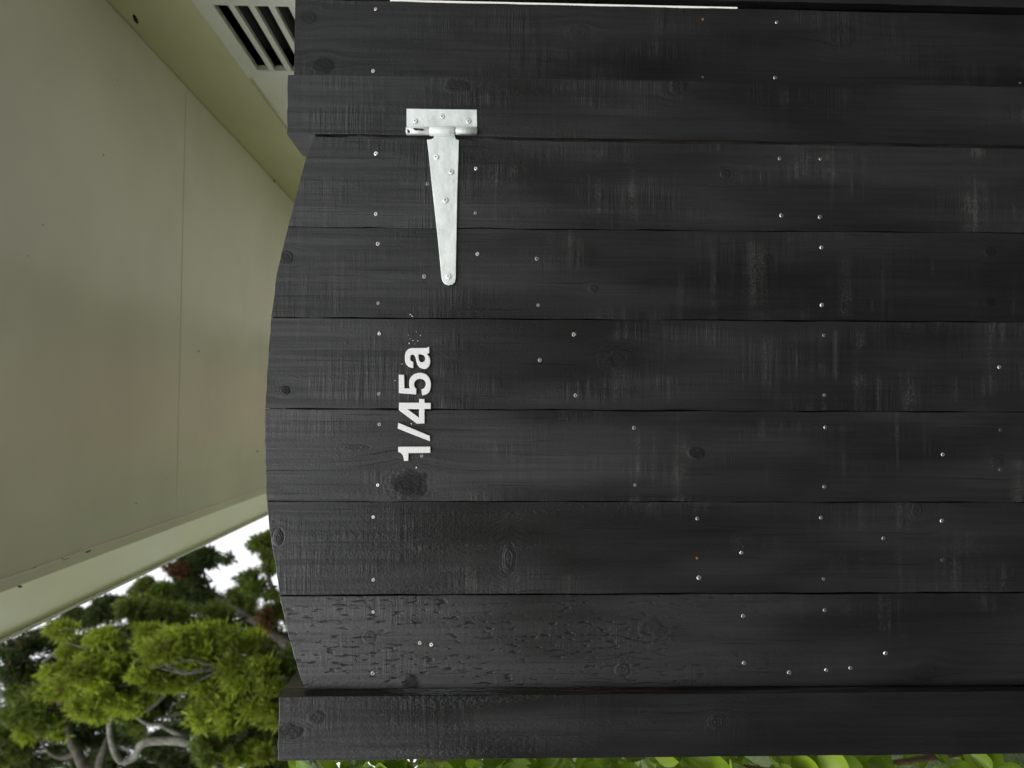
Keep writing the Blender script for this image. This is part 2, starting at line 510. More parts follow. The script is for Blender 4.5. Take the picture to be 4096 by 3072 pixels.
# flaked paint and specks on the soffit
def PZ(U, V, z):
    d = C2W @ Vector((U - 2048, V - 1536, F))
    return CAM + d * ((z - CAM.z) / d.z)
for (U, V, lu, lv) in [(352, 2206, 13, 4), (262, 2237, 16, 1.6), (250, 2234, 5, 3), (80, 2346, 9, 5), (415, 620, 3, 3), (795, 1405, 4, 4), (545, 2014, 3, 3), (140, 2270, 12, 1.2), (1030, 1805, 5, 5)]:
    c = PZ(U, V, ZS - (0.0104 if V > 2100 else 0.0006))
    k_ = (c.y - CAM.y) / F
    bm = bmesh.new()
    vv = []
    for a_ in range(7):
        q = a_ * 2 * math.pi / 7
        rr = R.uniform(.7, 1.2)
        p = PZ(U + math.cos(q) * lu * rr, V + math.sin(q) * lv * rr - math.cos(q) * lu * rr * (0.35 if lu > 2.5 * lv else 0), c.z)
        vv.append(p)
    lo = [bm.verts.new(p) for p in vv]; hi = [bm.verts.new(p + Vector((0, 0, 0.0004))) for p in vv]
    bm.faces.new(lo); bm.faces.new(hi[::-1])
    for a_ in range(7): bm.faces.new((lo[a_], lo[(a_ + 1) % 7], hi[(a_ + 1) % 7], hi[a_]))
    bmesh.ops.recalc_face_normals(bm, faces=bm.faces[:])
    link('flaked_spot', mesh('flaked_spot', bm), flake_m, house)
# roof slab with pitch
bm = bmesh.new()
prof = [(XF - GW - 0.02, ZS + 0.115), (XF - GW - 0.02, ZS + 0.15), (6.0, ZS + 2.3), (6.0, ZS + 0.115)]
f0 = [bm.verts.new((x, Y0 - 0.1, z)) for x, z in prof]
f1 = [bm.verts.new((x, Y1 + 0.2, z)) for x, z in prof]
bm.faces.new(f0); bm.faces.new(f1[::-1])
for i in range(4): bm.faces.new((f0[i], f1[i], f1[(i + 1) % 4], f0[(i + 1) % 4]))
bmesh.ops.recalc_face_normals(bm, faces=bm.faces[:])
link('roof', mesh('roof', bm), roof_m, house)
# louvred vent
vx = XW - 0.016
bm = bmesh.new()
fw = 0.055
add_box(bm, vx, XW + 0.05, va - fw, va, vz0 - 0.045, vz1 + 0.045)
add_box(bm, vx, XW + 0.05, vb, vb + fw, vz0 - 0.045, vz1 + 0.045)
add_box(bm, vx, XW + 0.05, va, vb, vz1, vz1 + 0.045)
add_box(bm, vx, XW + 0.05, va, vb, vz0 - 0.045, vz0)
bmesh.ops.recalc_face_normals(bm, faces=bm.faces[:])
vent = link('vent', mesh('vent', bm), vent_m, house)
def vpart(name, bm, mat):
    o = link(name, mesh(name, bm), mat)
    o.parent = vent
    return o
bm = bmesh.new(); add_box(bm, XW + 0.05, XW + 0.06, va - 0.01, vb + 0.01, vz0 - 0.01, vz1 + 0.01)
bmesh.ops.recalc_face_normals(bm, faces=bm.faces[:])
vpart('inside_shade', bm, dark_m)  # near-black sheet stands in for the shade inside the vent
bar0 = None
for k in range(7):
    zt = vz1 - 0.031 - k * 0.0505
    if bar0 is None:
        bm = bmesh.new()
        sec = [(vx + 0.001, -0.020), (vx + 0.001, -0.005), (vx + 0.008, 0.0), (vx + 0.014, 0.0), (vx + 0.014, -0.020)]
        f0 = [bm.verts.new((x, va, z)) for x, z in sec]
        f1 = [bm.verts.new((x, vb, z)) for x, z in sec]
        bm.faces.new(f0); bm.faces.new(f1[::-1])
        for i in range(5): bm.faces.new((f0[i], f1[i], f1[(i + 1) % 5], f0[(i + 1) % 5]))
        bmesh.ops.recalc_face_normals(bm, faces=bm.faces[:])
        bar0 = vpart('louvre', bm, vent_m)
        b_ = bar0
    else:
        b_ = bar0.copy(); col.objects.link(b_)
    b_.location.z = zt

# insect bits / spider husks in the soffit corner
def husk(U, V, n, s, lab, y):
    bm = bmesh.new()
    for k in range(n):
        a = R.uniform(0, 6.28)
        c = Vector((R.uniform(-s, s), R.uniform(-s, s), R.uniform(-s, s))) * 0.5
        d = Vector((math.cos(a), math.sin(a), R.uniform(-.5, .5))) * s
        tube(bm, [c - d * .6, c, c + d * .6], [s * .12, s * .3, s * .1], 6)
    o = link('dead_insect', mesh('dead_insect', bm, True), dark_m)
    o.location = P(U, V, y)
    tag(o, lab, 'insect')
husk(543, 80, 5, 0.012, 'dark dead moth stuck in the soffit corner above the vent', 0.585)
husk(1097, 720, 2, 0.012, 'small dark insect on the frieze just above the curved gate top', 1.996)

# ------------------------------------------------------------------ black timber: gate, posts, fence
ARCH = [(1259, 545), (1226, 621), (1187, 772), (1151, 907), (1128, 1000), (1108, 1078), (1084, 1268), (1072, 1422), (1060, 1633),
        (1059, 1760), (1060, 1844), (1066, 2004), (1076, 2123), (1097, 2239), (1119, 2383), (1152, 2536), (1187, 2659), (1218, 2757)]
def arch_u(V):
    for (u0, v0), (u1, v1) in zip(ARCH[:-1], ARCH[1:]):
        if v0 <= V <= v1:
            return u0 + (u1 - u0) * (V - v0) / (v1 - v0)
    return ARCH[0][0] if V < ARCH[0][1] else ARCH[-1][0]
JOINT = [((1259, 546), (4096, 594)), ((1151, 907), (4096, 932)), ((1084, 1269), (4096, 1289)), ((1060, 1634), (4096, 1649)),
         ((1066, 2004), (4096, 2010)), ((1119, 2382), (4096, 2370)), ((1218, 2757), (4096, 2740))]
ZB = 0.06
def line_x(j, z, y=0.0):
    a, b = P(*j[0], y), P(*j[1], y)
    return a.x + (b.x - a.x) * (z - a.z) / (b.z - a.z)

def rough_edge(pts_fn, z0, z1, step=0.03, amp=0.0005, seed=0.0):
    n = max(2, int(abs(z1 - z0) / step))
    out = []
    for i in range(n + 1):
        z = z0 + (z1 - z0) * i / n
        j = mnoise.noise(Vector((seed * 9.1, z * 14.0, 0.3))) * amp * 2 + R.uniform(-amp, amp) * .5
        out.append((pts_fn(z) + j, z))
    return out

BOARD_SPEC = [
    dict(saw=0.9, bands=0.9, knots=[(2900, 695, 26, 22, 0.5)], gloss=0.52),
    dict(saw=0.6, bands=0.7, knots=[(1148, 1026, 26, 26, 0.4), (3072, 1035, 26, 24, .7), (3960, 1005, 26, 20, .7), (3958, 1205, 24, 22, .6), (2372, 1155, 20, 16, .5)], gloss=0.5),
    dict(saw=0.8, bands=0.9, knots=[(1140, 1560, 20, 18, 0.8), (2478, 1437, 80, 55, 0.35), (3740, 1325, 55, 40, .4)], gloss=0.5),
    dict(saw=0.5, bands=0.9, knots=[(1632, 1935, 78, 58, 0.9), (2782, 1813, 34, 28, .8), (3985, 1845, 30, 26, .5), (1420, 1790, 60, 14, .3)], gloss=0.5),
    dict(saw=0.5, bands=0.6, rough_patch=0.8, knots=[(1112, 2150, 22, 34, 0.5), (2035, 2235, 24, 60, 0.3), (3668, 2040, 26, 34, .3)], gloss=0.47),
    dict(saw=0.5, bands=0.5, pits=1.0, knots=[(1475, 2545, 28, 26, 0.35), (1640, 2728, 34, 34, 0.8), (2602, 2512, 58, 55, 0.25), (2488, 2676, 30, 24, .4), (3690, 2680, 70, 50, .3)], gloss=0.46),
]
gate = empty('gate', (0, 0, 0), 'black stained timber gate of six upright boards with an arched top', 'gate')
board_y = [0.0, 0.0012, 0.0003, -0.0006, 0.0006, -0.0010]
GAP = [0.0, 0.0002, 0.0005, 0.0006, 0.0003, 0.0006, 0.0]
for i in range(6):
    jr, jl = JOINT[i], JOINT[i + 1]
    vr, vl = jr[0][1], jl[0][1]
    n = 14
    arch = []
    for k in range(n + 1):
        V = vr + (vl - vr) * k / n
        p = P(arch_u(V), V)
        arch.append((p.x, p.z + R.uniform(-0.0005, 0.0005)))
    # keep arch corners on the joint lines
    arch[0] = (arch[0][0] - GAP[i], arch[0][1]); arch[-1] = (arch[-1][0] + GAP[i + 1], arch[-1][1])
    right = rough_edge(lambda z: line_x(jr, z) - GAP[i], ZB, arch[0][1] - 0.012, amp=0.0008, seed=i)
    left = rough_edge(lambda z: line_x(jl, z) + GAP[i + 1], arch[-1][1] - 0.012, ZB, amp=0.0008, seed=i + 20)
    pts = right + arch + left
    bm = extrude_outline(pts, board_y[i], 0.022, 0.0014)
    link('board', mesh('board', bm), black_wood('black_board_%d' % i, i + 1, sheen=(0.66, 0.58, 0.60, 0.70, 0.62, 0.74)[i], **BOARD_SPEC[i]), gate)
black_back = black_wood('black_timber_back', 33, saw=0.5, bands=0.2)
for zc_ in (P(1508, 1640).z, P(3292, 1640).z):
    box('rail', (-0.425, 0.415, 0.0238, 0.068, zc_ - 0.045, zc_ + 0.045), raw_pine, gate, 0.001)
for j_ in JOINT[1:6]:
    xj = line_x(j_, 1.2)
    box('joint_light_block', (xj - 0.012, xj + 0.012, 0.0226, 0.0236, ZB + 0.02, 1.70 if j_ is JOINT[1] or j_ is JOINT[5] else 1.785), black_back, gate)  # added strips that block light leaking through the board joints
# diagonal brace
a, b = P(1950, 700, 0.025), P(3020, 2600, 0.025)
d = (b - a).normalized(); nrm = Vector((-d.z, 0, d.x)) * 0.045
bm = bmesh.new()
vs = [bm.verts.new((q.x, yy, q.z)) for yy in (0.0238, 0.066) for q in (a - nrm, b - nrm, b + nrm, a + nrm)]
for f in ((0, 1, 2, 3), (7, 6, 5, 4), (0, 4, 5, 1), (1, 5, 6, 2), (2, 6, 7, 3), (3, 7, 4, 0)):
    bm.faces.new([vs[k] for k in f])
bmesh.ops.recalc_face_normals(bm, faces=bm.faces[:])
link('brace', mesh('brace', bm), raw_pine, gate)

def post(name, inner, outer, zt_px, yf, depth, mat, label, group):
    """inner/outer: image lines of the two vertical edges on plane yf"""
    zt = P(zt_px, (inner[0][1] + outer[0][1]) / 2, yf).z
    s = 1 if P(*inner[0], yf).x < P(*outer[0], yf).x else -1
    e1 = rough_edge(lambda z: line_x(inner, z, yf), 0.0, zt, 0.04, 0.0005, 41 + s)
    e2 = rough_edge(lambda z: line_x(outer, z, yf), zt, 0.0, 0.04, 0.0005, 52 + s)
    top = [(e1[-1][0] + (e2[0][0] - e1[-1][0]) * k / 8, zt + R.uniform(-0.0007, 0.0007)) for k in range(1, 8)]
    bm = extrude_outline(e1 + top + e2, yf, depth, 0.0016)
    o = link(name, mesh(name, bm), mat)
    tag(o, label, 'post', group)
    return o
left_m = black_wood('black_post_rough', 11, sheen=0.5, y=-0.02, saw=0.35, bands=0.15, rough_patch=2.4, gloss=0.44,
                    knots=[(1150, 2925, 62, 30, 0.6), (1262, 2868, 34, 26, 0.3), (2868, 2886, 36, 28, .4)], base=(0.007, 0.0072, 0.0075))
post('gate_post', ((1113, 2787), (4096, 2763)), ((1108, 3045), (4096, 3016)), 1112, -0.02, 0.105, left_m,
     'rough sawn black gate post beside the green leafy hedge', None)
lp = bpy.data.objects['gate_post']
xi = line_x(((1113, 2787), (4096, 2763)), 1.2, -0.02)
bm = bmesh.new(); add_box(bm, xi + 0.004, xi + 0.04, 0.026, 0.05, 0.05, 1.655)
bmesh.ops.recalc_face_normals(bm, faces=bm.faces[:])
st = link('gap_light_block', mesh('gap_light_block', bm), black_back); st.parent = lp  # added strip behind the gate, keeps the gap beside the post dark
right_m = black_wood('black_post_sawn', 14, sheen=0.62, saw=1.0, bands=0.35, rough_patch=0.4, gloss=0.5,
                     knots=[(1825, 348, 52, 30, 0.6), (2712, 345, 40, 40, 0.7)])
post('gate_post', ((1150, 534), (4096, 582)), ((1149, 297), (4096, 346)), 1149, -0.003, 0.104, right_m,
     'black gate post carrying the silver hinge, next to the fence', None)

FY = 0.043
fence = empty('fence', (0.7, FY, 0), 'black vertical board fence between the hinge post and the house', 'fence')
fence_m = black_wood('black_fence_board', 21, y=FY, sheen=0.44, base=(0.0062, 0.0063, 0.0066), saw=1.0, bands=0.35, gloss=0.5,
                     knots=[(3365, 145, 70, 55, 0.35), (1290, 262, 46, 34, .5), (2310, 130, 50, 34, .25), (1230, 70, 40, 34, .3)])
fence_m2 = black_wood('black_fence_board_b', 22, y=FY, saw=0.8, bands=0.3, gloss=0.5)
x_edge = ((1177, -3), (4096, 60))
x_next = ((1177, -40), (4096, 30))
zt = P(1177, 200, FY).z
def fboard(fr, fl, mat, seed, dy=0.0):
    r = rough_edge(fr, ZB, zt, 0.03, 0.0006, seed)
    l = rough_edge(fl, zt, ZB, 0.03, 0.0006, seed + 3)
    bm = extrude_outline(r + l, FY + dy, 0.022, 0.001)
    return link('board', mesh('board', bm), mat, fence)
pL = P(2000, 345, FY).x - 0.006
fboard(lambda z: line_x(x_edge, z, FY), lambda z: pL, fence_m, 61)
xn0 = P(2500, 0, FY).x
fboard(lambda z: line_x(x_next, z, FY) + 0.15, lambda z: line_x(x_next, z, FY), fence_m2, 67)
fboard(lambda z: line_x(x_next, z, FY) + 0.308, lambda z: line_x(x_next, z, FY) + 0.16, fence_m2, 71, 0.001)
xr = P(2000, 20, FY).x
for zc_ in (P(1500, 40, FY).z, P(3105, 90, FY).z):
    box('rail', (0.47, XW - 0.004, FY + 0.0238, FY + 0.068, zc_ - 0.045, zc_ + 0.045), black_back, fence, 0.001)
# dark board closing the gap from behind, and the thin white strip in the gap
a, b = P(1560, 0, FY), P(2952, 38, FY)
bm = bmesh.new()
w_ = 0.0042
pts = []
za, zb_ = a.z, b.z
o4 = [(line_x(x_edge, zb_, FY) + 0.0002, zb_), (line_x(x_edge, za, FY) + 0.0002, za), (line_x(x_edge, za, FY) + w_, za), (line_x(x_edge, zb_, FY) + w_, zb_)]
bm = extrude_outline(o4[::-1], FY + 0.0015, 0.019, 0.0004)
link('edge_strip', mesh('edge_strip', bm), strip_m, fence)['label'] = 'thin white plastic strip in the gap between two fence boards'
box('backing_board', (line_x(x_next, 1.5, FY) - 0.06, line_x(x_next, 1.5, FY) + 0.05, FY + 0.0705, FY + 0.09, ZB, zt - 0.02), black_back, fence)

# ------------------------------------------------------------------ screws
def screw_mesh(name, r, mat, ring=True):
    bm = bmesh.new()
    prof = [(r * 1.28, -0.00005), (r * 1.12, -0.0001), (r, 0.0006), (r * 1.0, -0.0004), (r * 0.80, -0.0011), (r * 0.50, -0.0012)]
    S_ = 14
    rings = [[bm.verts.new((rr * math.cos(k * 2 * math.pi / S_), yy, rr * math.sin(k * 2 * math.pi / S_))) for k in range(S_)] for rr, yy in prof]
    for a_, b_ in zip(rings[:-1], rings[1:]):
        for k in range(S_): bm.faces.new((a_[k], a_[(k + 1) % S_], b_[(k + 1) % S_], b_[k]))
    # square drive recess
    sq = [bm.verts.new((r * 0.34 * math.cos(math.pi / 4 + k * math.pi / 2), -0.0011, r * 0.34 * math.sin(math.pi / 4 + k * math.pi / 2))) for k in range(4)]
    last = rings[-1]
    idx = [0, 3, 7, 10]
    q = [round((math.pi / 4 + k * math.pi / 2) / (2 * math.pi / S_)) % S_ for k in range(4)]
    for k in range(4):
        i0, i1 = q[k], q[(k + 1) % 4]
        seq = [i0]
        while seq[-1] != i1: seq.append((seq[-1] + 1) % S_)
        bm.faces.new([last[s] for s in seq] + [sq[(k + 1) % 4], sq[k]])
    dp = [bm.verts.new((v_.co.x * 0.75, 0.0006, v_.co.z * 0.75)) for v_ in sq]
    fs = [] if not ring else [f for f in bm.faces if all(v_.co.length > r * 0.99 for v_ in f.verts) and len(f.verts) == 4]
    for k in range(4):
        fs.append(bm.faces.new((sq[k], sq[(k + 1) % 4], dp[(k + 1) % 4], dp[k])))
    fs.append(bm.faces.new(dp))
    bmesh.ops.recalc_face_normals(bm, faces=bm.faces[:])
    for f in fs: f.material_index = 1
    me = mesh(name, bm)
    me.materials.append(mat)
    me.materials.append(recess_m)
    return me
SCR = screw_mesh('screw', 0.0036, screw_m)
SCR2 = screw_mesh('screw_dull', 0.0034, plain('dull_screw', (0.30, 0.29, 0.27), 0.42, 1.0, 0.3, 500))
SCR3 = screw_mesh('screw_bright', 0.0037, plain('bright_screw', (0.75, 0.74, 0.70), 0.24, 1.0, 0.2, 500))
SCR_D = screw_mesh('screw_dark', 0.0036, screw_dark)
SCR_R = screw_mesh('screw_rust', 0.0022, screw_rust)
SCR_B = screw_mesh('screw_hinge', 0.0046, galv, False)
ring_m = plain('countersink_shadow', (0.008, 0.008, 0.008), 0.6)
def screw(U, V, y, me, parent):
    o = bpy.data.objects.new('screw', me)
    col.objects.link(o)
    p = P(U, V, y)
    o.parent = parent
    o.location = Vector((p.x, y, p.z)) - parent.location
    o.rotation_euler = (R.uniform(-.12, .12), R.uniform(0, 1.5), R.uniform(-.12, .12))
    s = R.uniform(0.86, 1.06)
    o.scale = (s, 1, s)
    return o
GS = [(1504, 614), (1504, 856), (1711, 735), (1904, 674), (1902, 852), (3119, 634), (3282, 636), (3126, 862), (3280, 868),
      (1512, 975), (1513, 1213), (1910, 1016), (2148, 1035), (2153, 1221), (1698, 1106), (3286, 990), (3288, 1220),
      (1518, 1335), (1516, 1575), (2160, 1440), (2296, 1338), (2303, 1582), (3296, 1342), (3297, 1580), (3997, 1468),
      (1518, 1697), (1512, 1940), (1688, 1823), (2537, 1711), (2540, 1940), (3301, 1709), (3297, 1946), (3771, 1818),
      (1494, 2068), (1494, 2319), (2790, 2074), (2796, 2310), (2966, 2211), (3284, 2070), (3294, 2315), (3768, 2083), (3534, 2153),
      (1494, 2447), (1492, 2693), (1680, 2571), (1726, 2578), (2973, 2464), (2976, 2652), (3299, 2440), (3157, 2690), (3305, 2680), (3402, 2672), (3542, 2613)]
def board_index(V):
    for k, j in enumerate(JOINT[1:]):
        if V < j[0][1] + 5: return min(k, 5)
    return 5
for (U, V) in GS:
    yb = board_y[board_index(V)]
    screw(U, V, yb - 0.0001 + R.uniform(0, 0.0006), R.choice((SCR, SCR, SCR2, SCR2, SCR3)), gate)
for (U, V) in [(1682, 2191), (4002, 1720), (4002, 1878), (3770, 2240), (1385, 1371), (1420, 2645)]:
    screw(U, V, board_y[board_index(V)] + 0.0002, SCR_D, gate)
screw(2788, 2232, board_y[4], SCR_R, gate)
for (U, V) in [(1503, 37), (1493, 285), (3107, 89), (3101, 311)]:
    screw(U, V, FY - 0.0002, SCR, fence)
for (U, V) in [(2811, 78), (2811, 309), (4080, 332)]:
    screw(U, V, FY - 0.0002, SCR_R, fence)
# pale paint flecks on the gate
def fleck(U, V, lu, lv, parent, y):
    bm = bmesh.new()
    n = 7
    p = P(U, V, y)
    k_ = 1 / 2437
    fr = []
    for k in range(n):
        a_ = k * 2 * math.pi / n
        rr = R.uniform(0.6, 1.1)
        fr.append((p.x + math.sin(a_) * lv * k_ * rr, p.z + math.cos(a_) * lu * k_ * rr))
    bm = extrude_outline(fr, y - 0.0005, 0.0006)
    link('paint_fleck', mesh('paint_fleck', bm), fleck_m, parent)
for (U, V, lu, lv) in [(1641, 1258, 5, 3), (1647, 1264, 5, 4), (1637, 1374, 3, 4), (1634, 1340, 2, 1.6), (1640, 1355, 4, 1.2), (1671, 1364, 3.5, 2), (1652, 1362, 5, 1.2),
                       (1682, 1342, 3, 2), (1665, 1328, 2, 1.5), (1645, 1695, 4, 4), (1665, 1870, 4, 5), (1608, 1456, 1.6, 3), (1580, 1522, 7, 1), (1660, 1376, 2, 1.4), (1633, 1554, 3, 2)]:
    fleck(U, V, lu * 0.75, lv * 0.75, gate, board_y[board_index(V)])

# ------------------------------------------------------------------ T hinge
HS, HX, HY = 2.074, 1500, 380
def HP(cx, cy, y=-0.004):
    p = P(HX + cx / HS, HY + cy / HS, y)
    return (p.x, p.z)
hinge = empty('strap_hinge', P(HX + 560 / HS, HY + 300 / HS, -0.004), 'silver galvanised tee hinge joining the gate to its black post', 'hinge')
HYP = -0.0062
bm = extrude_outline([HP(262, 113, HYP), HP(845, 121, HYP), HP(848, 268, HYP), HP(262, 264, HYP)][::-1], HYP, 0.0028, 0.0004)
link('plate', mesh('plate', bm), galv, hinge)
strap = [(487, 330), (487, 352), (470, 364), (430, 368), (445, 480), (470, 740), (497, 980), (520, 1180), (536, 1350), (548, 1480), (551, 1515), (562, 1547), (582, 1569), (610, 1577),
         (642, 1570), (664, 1550), (671, 1515), (672, 1400), (678, 1100), (682, 800), (692, 520), (697, 372), (672, 362), (664, 350), (664, 330)]
sp_ = []
for k, (x, y_) in enumerate(strap):
    q = HP(x, y_, HYP)
    sp_.append((q[0] + R.uniform(-.0002, .0002), q[1] + R.uniform(-.0002, .0002)))
bm = extrude_outline(sp_, HYP + 0.0012, 0.0030, 0.0006)
link('strap', mesh('strap', bm), galv, hinge)
def knuckle(cx0, cx1, cy, rr, name='knuckle', mat=galv):
    yk = -0.0085
    a_, b_ = P(HX + cx0 / HS, HY + cy / HS, yk), P(HX + cx1 / HS, HY + cy / HS, yk)
    bm = bmesh.new()
    tube(bm, [a_, a_ + (b_ - a_) * 0.03, a_ + (b_ - a_) * 0.97, b_], [rr * .94, rr, rr, rr * .94], 20)
    me = mesh(name, bm, True)
    link(name, me, mat, hinge)
worn = galv_mat('worn_galvanised', 0.60, 0.30, 0.85)
knuckle(259, 446, 299, 0.0068)
knuckle(450, 663, 300, 0.0079)
knuckle(667, 848, 298, 0.0068, mat=worn)
knuckle(254, 851, 299, 0.0040, 'pin', worn)
# patch of flaked black paint on the barrel
bm = bmesh.new()
blk = plain('black_paint_smear', (0.016, 0.016, 0.017), 0.35)
def smear(pts):
    bm = bmesh.new()
    yk, rr = -0.0085, 0.00695
    ax = P(HX + 300 / HS, HY + 299 / HS, yk)
    vs = []
    for (cx, cy) in pts:
        q = P(HX + cx / HS, HY + cy / HS, yk - rr)
        dx = max(-rr * .95, min(rr * .95, q.x - ax.x))
        vs.append(bm.verts.new((ax.x + dx, yk - math.sqrt(rr * rr - dx * dx) - 0.00012, q.z)))
    c = bm.verts.new((sum(v_.co.x for v_ in vs) / len(vs), min(v_.co.y for v_ in vs) - 0.0001, sum(v_.co.z for v_ in vs) / len(vs)))
    for k in range(len(vs)): bm.faces.new((vs[k], vs[(k + 1) % len(vs)], c))
    bmesh.ops.recalc_face_normals(bm, faces=bm.faces[:])
    link('paint_smear', mesh('paint_smear', bm), blk, hinge)
smear([(312, 277), (330, 272), (362, 275), (395, 279), (414, 290), (390, 297), (362, 292), (336, 296)])
smear([(260, 285), (278, 287), (292, 300), (284, 312), (266, 310)])
for (cx, cy) in [(333, 215), (558, 178), (777, 218)]:
    screw(HX + cx / HS, HY + cy / HS, HYP - 0.0004, SCR_B, hinge)
for (cx, cy) in [(508, 514), (632, 636), (585, 872), (609, 1505)]:
    screw(HX + cx / HS, HY + cy / HS, HYP + 0.0008, SCR_B, hinge)

# ------------------------------------------------------------------ house number 1/45a
LS = 781 / 320
def LP(p, y):
    q = P(1500 + p[0] / LS, 1220 + p[1] / LS, y)
    return (q.x, q.z)
def smooth_closed(spec):
    """spec: list of (x, y, 's' smooth | 'c' corner)"""
    n = len(spec)
    corners = [i for i in range(n) if spec[i][2] == 'c']
    if not corners:
        pts = [Vector(s[:2]) for s in spec]
        out = []
        for i in range(n):
            p0, p1, p2, p3 = pts[i - 1], pts[i], pts[(i + 1) % n], pts[(i + 2) % n]
            for k in range(5):
                t = k / 5
                out.append(0.5 * ((2 * p1) + (p2 - p0) * t + (2 * p0 - 5 * p1 + 4 * p2 - p3) * t * t + (3 * p1 - p0 - 3 * p2 + p3) * t ** 3))
        return [tuple(p) for p in out]
    out = []
    s0 = corners[0]
    order = [(s0 + k) % n for k in range(n)] + [s0]
    run = [order[0]]
    for i in order[1:]:
        run.append(i)
        if spec[i][2] == 'c':
            seg = [Vector(spec[k][:2]) for k in run]
            if len(seg) == 2:
                out.append(tuple(seg[0]))
            else:
                out += [tuple(p) for p in catmull(seg, 5)[:-1]]
            run = [i]
    return out
C_ = lambda *a: [(x, y_, 'c') for x, y_ in a]
S_ = lambda *a: [(x, y_, 's') for x, y_ in a]
GLYPH = [
    ('digit_one', [C_((229, 1384), (543, 1380), (543, 1444), (330, 1446), (328, 1520), (285, 1521)) + S_((282, 1492), (274, 1466), (258, 1447), (243, 1438)) + C_((229, 1434))]),
    ('slash', [C_((229, 1150), (539, 1276), (539, 1331), (224, 1205))]),
    ('digit_four', [C_((236, 954), (433, 954), (433, 917), (486, 917), (486, 954), (547, 954), (547, 1016), (486, 1016), (486, 1157), (410, 1157), (236, 1026)),
                    C_((320, 1017), (432, 1017), (432, 1101))]),
    ('digit_five', [C_((234, 681), (288, 681), (291, 813), (343, 816)) + S_((336, 780), (338, 738), (356, 700), (392, 672), (440, 662), (490, 672), (525, 700), (545, 745), (548, 790), (537, 840), (510, 870)) +
                    C_((462, 883), (455, 823)) + S_((480, 812), (494, 790), (497, 763), (485, 738), (462, 725), (435, 722), (408, 732), (390, 755), (386, 785), (393, 805)) + C_((407, 818), (405, 875), (236, 859))]),
    ('letter_a', [C_((513, 421), (517, 410), (531, 409), (533, 472), (512, 481)) + S_((530, 502), (541, 532), (541, 567), (530, 600), (508, 620), (480, 625), (445, 615), (420, 590), (407, 555), (399, 520), (390, 497), (375, 486), (360, 487), (350, 500), (347, 518), (351, 540), (362, 551)) +
                  C_((378, 556), (378, 615)) + S_((348, 611), (320, 595), (300, 565), (294, 520), (297, 480), (310, 450), (335, 428)) + C_((368, 421)),
                  S_((428, 486), (455, 484), (482, 497), (491, 525), (483, 550), (462, 560), (445, 556), (433, 533))]),
]
num = empty('house_number', P(1640, 1550, -0.001), 'raised white house number reading 1/45a on the arched gate', 'house number')
for name, loops in GLYPH:
    cu = bpy.data.curves.new(name, 'CURVE')
    cu.dimensions = '2D'
    cu.fill_mode = 'BOTH'
    cu.extrude = 0.0022
    cu.bevel_depth = 0.0009
    cu.bevel_resolution = 2
    cu.offset = -0.0009
    for lp in loops:
        pts = [LP(p, -0.004) for p in smooth_closed(lp)]
        s_ = cu.splines.new('POLY')
        s_.points.add(len(pts) - 1)
        for k, q in enumerate(pts): s_.points[k].co = (q[0], q[1], 0, 1)
        s_.use_cyclic_u = True
    tmp = bpy.data.objects.new('tmp', cu)
    col.objects.link(tmp)
    dg = bpy.context.evaluated_depsgraph_get()
    me = bpy.data.meshes.new_from_object(tmp.evaluated_get(dg))
    bpy.data.objects.remove(tmp)
    me.transform(Matrix.Rotation(math.radians(90), 4, 'X'))
    me.transform(Matrix.Translation((0, -0.0046, 0)))
    link(name, me, white_letter, num)

# ------------------------------------------------------------------ hedge leaves by the left post
def leaf_mat(name, c1, c2, rough=0.3, trans=0.35):
    t = NT(name)
    oi = t.n('ShaderNodeObjectInfo')
    c = t.mix(oi.outputs['Random'], c1, c2)
    n1 = t.noise(t.stretch((30, 30, 30), (0, 0, 0)), 1, 2)
    c = t.mix(t.math('MULTIPLY', n1, 0.35), c, tuple(min(1, x * 1.5) for x in c2))
    def ex(t, sh):
        tr = t.n('ShaderNodeBsdfTranslucent')
        t.put(tr.inputs[0], t.mix(1.0, c, (1.1, 1.15, 0.5), 'MULTIPLY'))
        mx = t.n('ShaderNodeMixShader')
        mx.inputs[0].default_value = trans
        t.t.links.new(sh, mx.inputs[1]); t.t.links.new(tr.outputs[0], mx.inputs[2])
        return mx.outputs[0]
    return t.out(c, rough, 0, n1, 0.001, 0.4, 0.3, ex)
hleaf = leaf_mat('hedge_leaf', (0.08, 0.16, 0.012), (0.24, 0.34, 0.03), 0.33, 0.25)
def leaf_mesh(L, Wd, cup, curl):
    bm = bmesh.new()
    n = 8
    rows = []
    for i in range(n + 1):
        s = i / n
        w = Wd * (math.sin(math.pi * min(1, s ** 0.8)) ** 0.62) * 0.5 + 0.0006
        zc_ = -curl * s * s
        row = []
        for k in (-1, -0.55, 0, 0.55, 1):
            row.append(bm.verts.new((k * w, s * L, zc_ + cup * (k * k) * (w / Wd) * 2 + 0.0015 * math.sin(s * 9 + k * 2) * abs(k))))
        rows.append(row)
    for a_, b_ in zip(rows[:-1], rows[1:]):
        for k in range(4): bm.faces.new((a_[k], a_[k + 1], b_[k + 1], b_[k]))
    bmesh.ops.recalc_face_normals(bm, faces=bm.faces[:])
    return mesh('leaf', bm, True)
LV = [leaf_mesh(0.062, 0.042, 0.008, 0.008), leaf_mesh(0.052, 0.036, 0.012, 0.003), leaf_mesh(0.070, 0.045, 0.005, 0.014), leaf_mesh(0.045, 0.034, 0.009, 0.006)]
for me in LV: me.materials.append(hleaf)
hedge = empty('hedge_plant', (-0.72, 0.12, 0), 'glossy green broad-leaved hedge just beside the rough black gate post', 'hedge')
bark = plain('hedge_stem', (0.16, 0.11, 0.06), 0.8, 0, 0.3, 60)
RH = random.Random(5)
